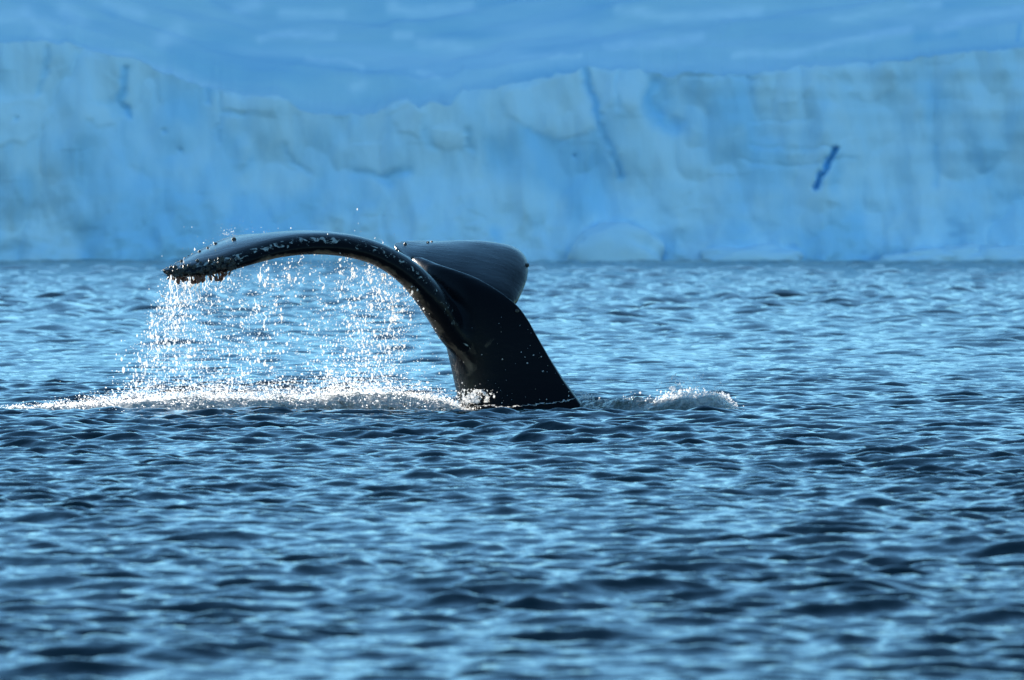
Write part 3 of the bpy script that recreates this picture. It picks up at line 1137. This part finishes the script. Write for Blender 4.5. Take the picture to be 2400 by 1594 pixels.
def build_streams():
    Vs, Fs = [], []
    off = 0
    for (px, py, ln) in [(396, 650, 60), (400, 652, 50), (412, 655, 66), (416, 655, 58), (428, 650, 58), (436, 650, 50), (450, 650, 40), (462, 655, 58), (466, 652, 52),
                         (480, 658, 40), (488, 655, 30), (498, 650, 22), (535, 645, 24), (408, 655, 30), (422, 652, 36), (443, 650, 60), (475, 655, 30)]:
        p0 = np.array(W(px, py - 8, -1.0 + random.uniform(0, .25)))
        m = 26
        t = np.linspace(0, 1, m)
        L = ln / 300.0 * random.uniform(.85, 1.2)
        wx = (vnoise(t * 6 + px, t * 0, 3) - .5) * 0.035 * t ** .5 + t * random.uniform(-.01, .03)
        wy = (vnoise(t * 6 + px, t * 0 + 9, 4) - .5) * 0.03
        P = p0[None] + np.stack([wx, wy, -L * t], -1)
        rad = (0.0022 + 0.004 * vnoise(t * 10 + px, t * 0 + 2, 5)) * (1 - .3 * t)
        v, f = tube(P, rad)
        Vs.append(v)
        Fs.append(f + off)
        off += len(v)
    for _ in range(46):                      # short torn strings further along the blade
        i = int(rng.choice([rng.uniform(6, 30), rng.uniform(24, 44), rng.uniform(50, 64)]))
        c = rng.random() * .7
        p0 = LE[i] * (1 - c) + TE[i] * c
        p0 = p0 - np.array([0.10 * rng.random(), 0, 0.06 + rng.random() * 0.42])
        m = 14
        t = np.linspace(0, 1, m)
        L = rng.uniform(.03, .13)
        k = rng.uniform(0, 90)
        wx = (vnoise(t * 4 + k, t * 0, 3) - .5) * 0.05
        P = p0[None] + np.stack([wx, wx * .5, -L * t], -1)
        rad = (0.0008 + 0.0042 * vnoise(t * 9 + k, t * 0 + 2, 5) ** 1.5)
        v, f = tube(P, rad)
        Vs.append(v)
        Fs.append(f + off)
        off += len(v)
    # the ragged sheet where the strings break up
    pts = [(376, 690), (384, 695), (392, 703), (400, 703), (412, 700), (420, 708), (432, 708), (442, 702), (452, 710), (464, 704), (472, 698)]
    P = catmull([W(x, y, -0.95) for x, y in pts], 60)
    P += rng.normal(0, .004, P.shape)
    v, f = tube(P, 0.003 + 0.007 * rng.random(60))
    Vs.append(v)
    Fs.append(f + off)
    me = mesh_arrays('streams', np.concatenate(Vs), np.concatenate(Fs))
    link('water_strings', me, M_DROP, kind='stuff', label='strings of water running off the barnacled fluke tip')


build_streams()


# ------------------------------------------------------------------ churned water round the tail
def ridge_mesh(name, xs_px, top_px, base_px, dist, half, froth, seed, nx=360, ny=46):
    """a low hump of churned water; heights read along its length"""
    px = np.linspace(xs_px[0], xs_px[-1], nx)
    tp = np.interp(px, xs_px, top_px)
    bp = np.interp(px, xs_px, base_px)
    dd = np.interp(px, xs_px, dist)
    fr = np.interp(px, xs_px, froth)
    X = (px - 1200) / F_PX * dd
    H = (bp - tp) / F_PX * dd
    v = np.linspace(-1, 1, ny)
    XX = np.repeat(X[None], ny, 0)
    YY = dd[None] + v[:, None] * half * (0.85 + 0.3 * fbm(XX * 1.3, XX * 0 + v[:, None], seed, 3))
    bell = np.clip(1 - v ** 2, 0, 1)[:, None] ** 0.8
    lump = 0.55 + 0.9 * fbm(XX * 3.2, YY * 3.0, seed + 3, 4)
    fine = (fbm(XX * 16, YY * 12, seed + 7, 3) - .5)
    edge = np.minimum(1, np.minimum(np.arange(nx), np.arange(nx)[::-1]) / 18.0)[None]
    Z = -0.05 + (0.05 + H[None] * lump + 0.07 * fine) * bell * (0.25 + .75 * edge)
    me = mesh_arrays(name, np.stack([XX, YY, Z], -1).reshape(-1, 3), grid_faces(ny, nx))
    F = np.clip(fr[None] * (0.25 + 0.95 * (bell ** .7) * (0.08 + 0.92 * np.clip(v + 0.95, 0, 1)[:, None])), 0, 1)
    set_attr(me, 'froth', F)
    return me, (XX, YY, Z, F)


xs = [-420, -150, 0, 100, 200, 350, 450, 520, 600, 700, 780, 860, 950, 1010, 1075, 1120]
me, wash = ridge_mesh('wash', xs,
                      [964, 962, 961, 959, 955, 948, 943, 939, 946, 942, 932, 930, 935, 944, 950, 955],
                      [965, 965, 966, 967, 970, 974, 974, 972, 970, 968, 966, 964, 963, 963, 963, 963],
                      [65.6, 65.4, 65.2, 65.1, 64.9, 64.6, 64.6, 64.7, 64.8, 65.0, 65.2, 65.3, 65.4, 65.5, 65.5, 65.5],
                      0.75, [.1, .2, .35, .6, .8, .9, .95, 1, .9, .95, 1, 1, 1, .95, .9, .7], 200)
link('churned_wash', me, M_FOAM, kind='stuff', label='long band of churned white water where the spray lands left of the tail')

xs = [1330, 1390, 1450, 1520, 1570, 1620, 1670, 1710, 1735]
me, bow = ridge_mesh('swirl', xs, [950, 940, 938, 938, 934, 932, 932, 940, 955], [958, 960, 964, 967, 968, 969, 970, 970, 969],
                     [65.9, 65.6, 65.3, 65.1, 65.0, 64.9, 64.9, 64.9, 65.0], 0.42, [.3, .32, .35, .45, .75, .95, 1, .9, .7], 300, 200, 36)
link('breaking_swirl', me, M_FOAM, kind='stuff', label='small hump of breaking water right of the tail with a white crest')


def froth_drops(name, surf_arr, n, top, rmin, rexp, label, fpow=1.5, up_by=None):
    XX, YY, Z, F = surf_arr
    back = np.where(np.linspace(-1, 1, F.shape[0]) > -0.35, 1.0, 0.5)[:, None]      # the crest and lee side throw the spray
    w = (F ** fpow * (XX > -5.2) * back).ravel()
    w = w / w.sum()
    i = rng.choice(len(w), n, p=w)
    x, y, z = XX.ravel()[i], YY.ravel()[i], Z.ravel()[i]
    h = rng.exponential(top, n) * (np.ones(n) if up_by is None else up_by(x))
    P = np.stack([x + rng.normal(0, .02, n), y + rng.normal(0, .05, n), z + h], -1)
    me = drops_mesh(name, P, np.minimum(rmin + rng.exponential(rexp, n), .012))
    link(name, me, M_DROP, kind='stuff', label=label)


def curtain_gain(x):
    return np.interp(x, [-4.5, -3.6, -3.0, -2.3, -1.4, -0.9, -0.5, -0.3], [.1, .25, .7, 1.2, 1.3, 1.2, .6, .3])


froth_drops('wash_droplets', wash, 22000, 0.042, .0015, .0017, 'fine white droplets bouncing off the churned wash', 1.5, curtain_gain)
froth_drops('swirl_droplets', bow, 2600, 0.014, .0025, .0024, 'white droplets on the crest right of the tail', 4)


def splash_crown(name, px, py, d, n, spread, h, rmax, label):
    P, r = [], []
    for _ in range(n):
        t = random.random() ** 1.6
        a = random.gauss(0, 1)
        q = W(px + a * spread * (0.5 + t), py - t * h - abs(random.gauss(0, 3)), d + random.gauss(0, .06))
        P.append(q[:])
        r.append(min(rmax, 0.002 + random.expovariate(1 / (0.004 * (1.3 - t)))))
    me = drops_mesh(name, P, r, [random.uniform(.8, 1.6) for _ in P])
    link(name, me, M_DROP, kind='stuff', label=label)


splash_crown('splash_droplets', 1602, 938, -1.0, 320, 26, 62, .020, 'bright drops leaping from the white crest right of the tail')
splash_crown('splash_droplets', 1108, 945, -0.75, 260, 18, 30, .013, 'small splash breaking against the foot of the tail')
splash_crown('splash_droplets', 1372, 935, -0.5, 60, 12, 10, .010, 'small splash at the right corner of the tail foot')

# splash lip curling against the flank
pts = [(1070, 948), (1092, 938), (1104, 924), (1118, 916), (1132, 918), (1140, 930), (1138, 944)]
P = catmull([W(x, y, -0.72) for x, y in pts], 60)
P += rng.normal(0, .006, P.shape)
v, f = tube(P, 0.010 + 0.014 * rng.random(60), 8)
link('splash_lip', mesh_arrays('lip', v, f), M_DROP, kind='stuff', label='curling white lip of water against the foot of the tail')
# pale line where the sea meets the skin
pts = [(1120, 952), (1150, 950), (1180, 954), (1230, 951), (1280, 946), (1320, 940), (1352, 932), (1372, 934), (1410, 940)]
P = catmull([W(x, y, -0.62) for x, y in pts], 130)
P += rng.normal(0, .005, P.shape)
v, f = tube(P, 0.004 + 0.016 * rng.random(130) ** 2.5, 7)
link('waterline_foam', mesh_arrays('line', v, f), M_DROP, kind='stuff', label='thin broken line of foam where the tail meets the sea')

# drops lying on or flying past the dark flank
P, r = [], []
for _ in range(70):
    px = random.uniform(1090, 1330)
    py = 950 - 210 * random.random() ** 2.0
    p, n_ = surf(px, py)
    if p is None or p.z < 0.03:
        continue
    P.append((p + n_ * 0.05)[:])
    r.append(0.0016 + random.expovariate(1 / 0.0016))
link('stray_droplets', drops_mesh('stray', P, np.minimum(r, .008)), M_DROP, kind='stuff', label='scattered white drops in front of the dark tail flank')
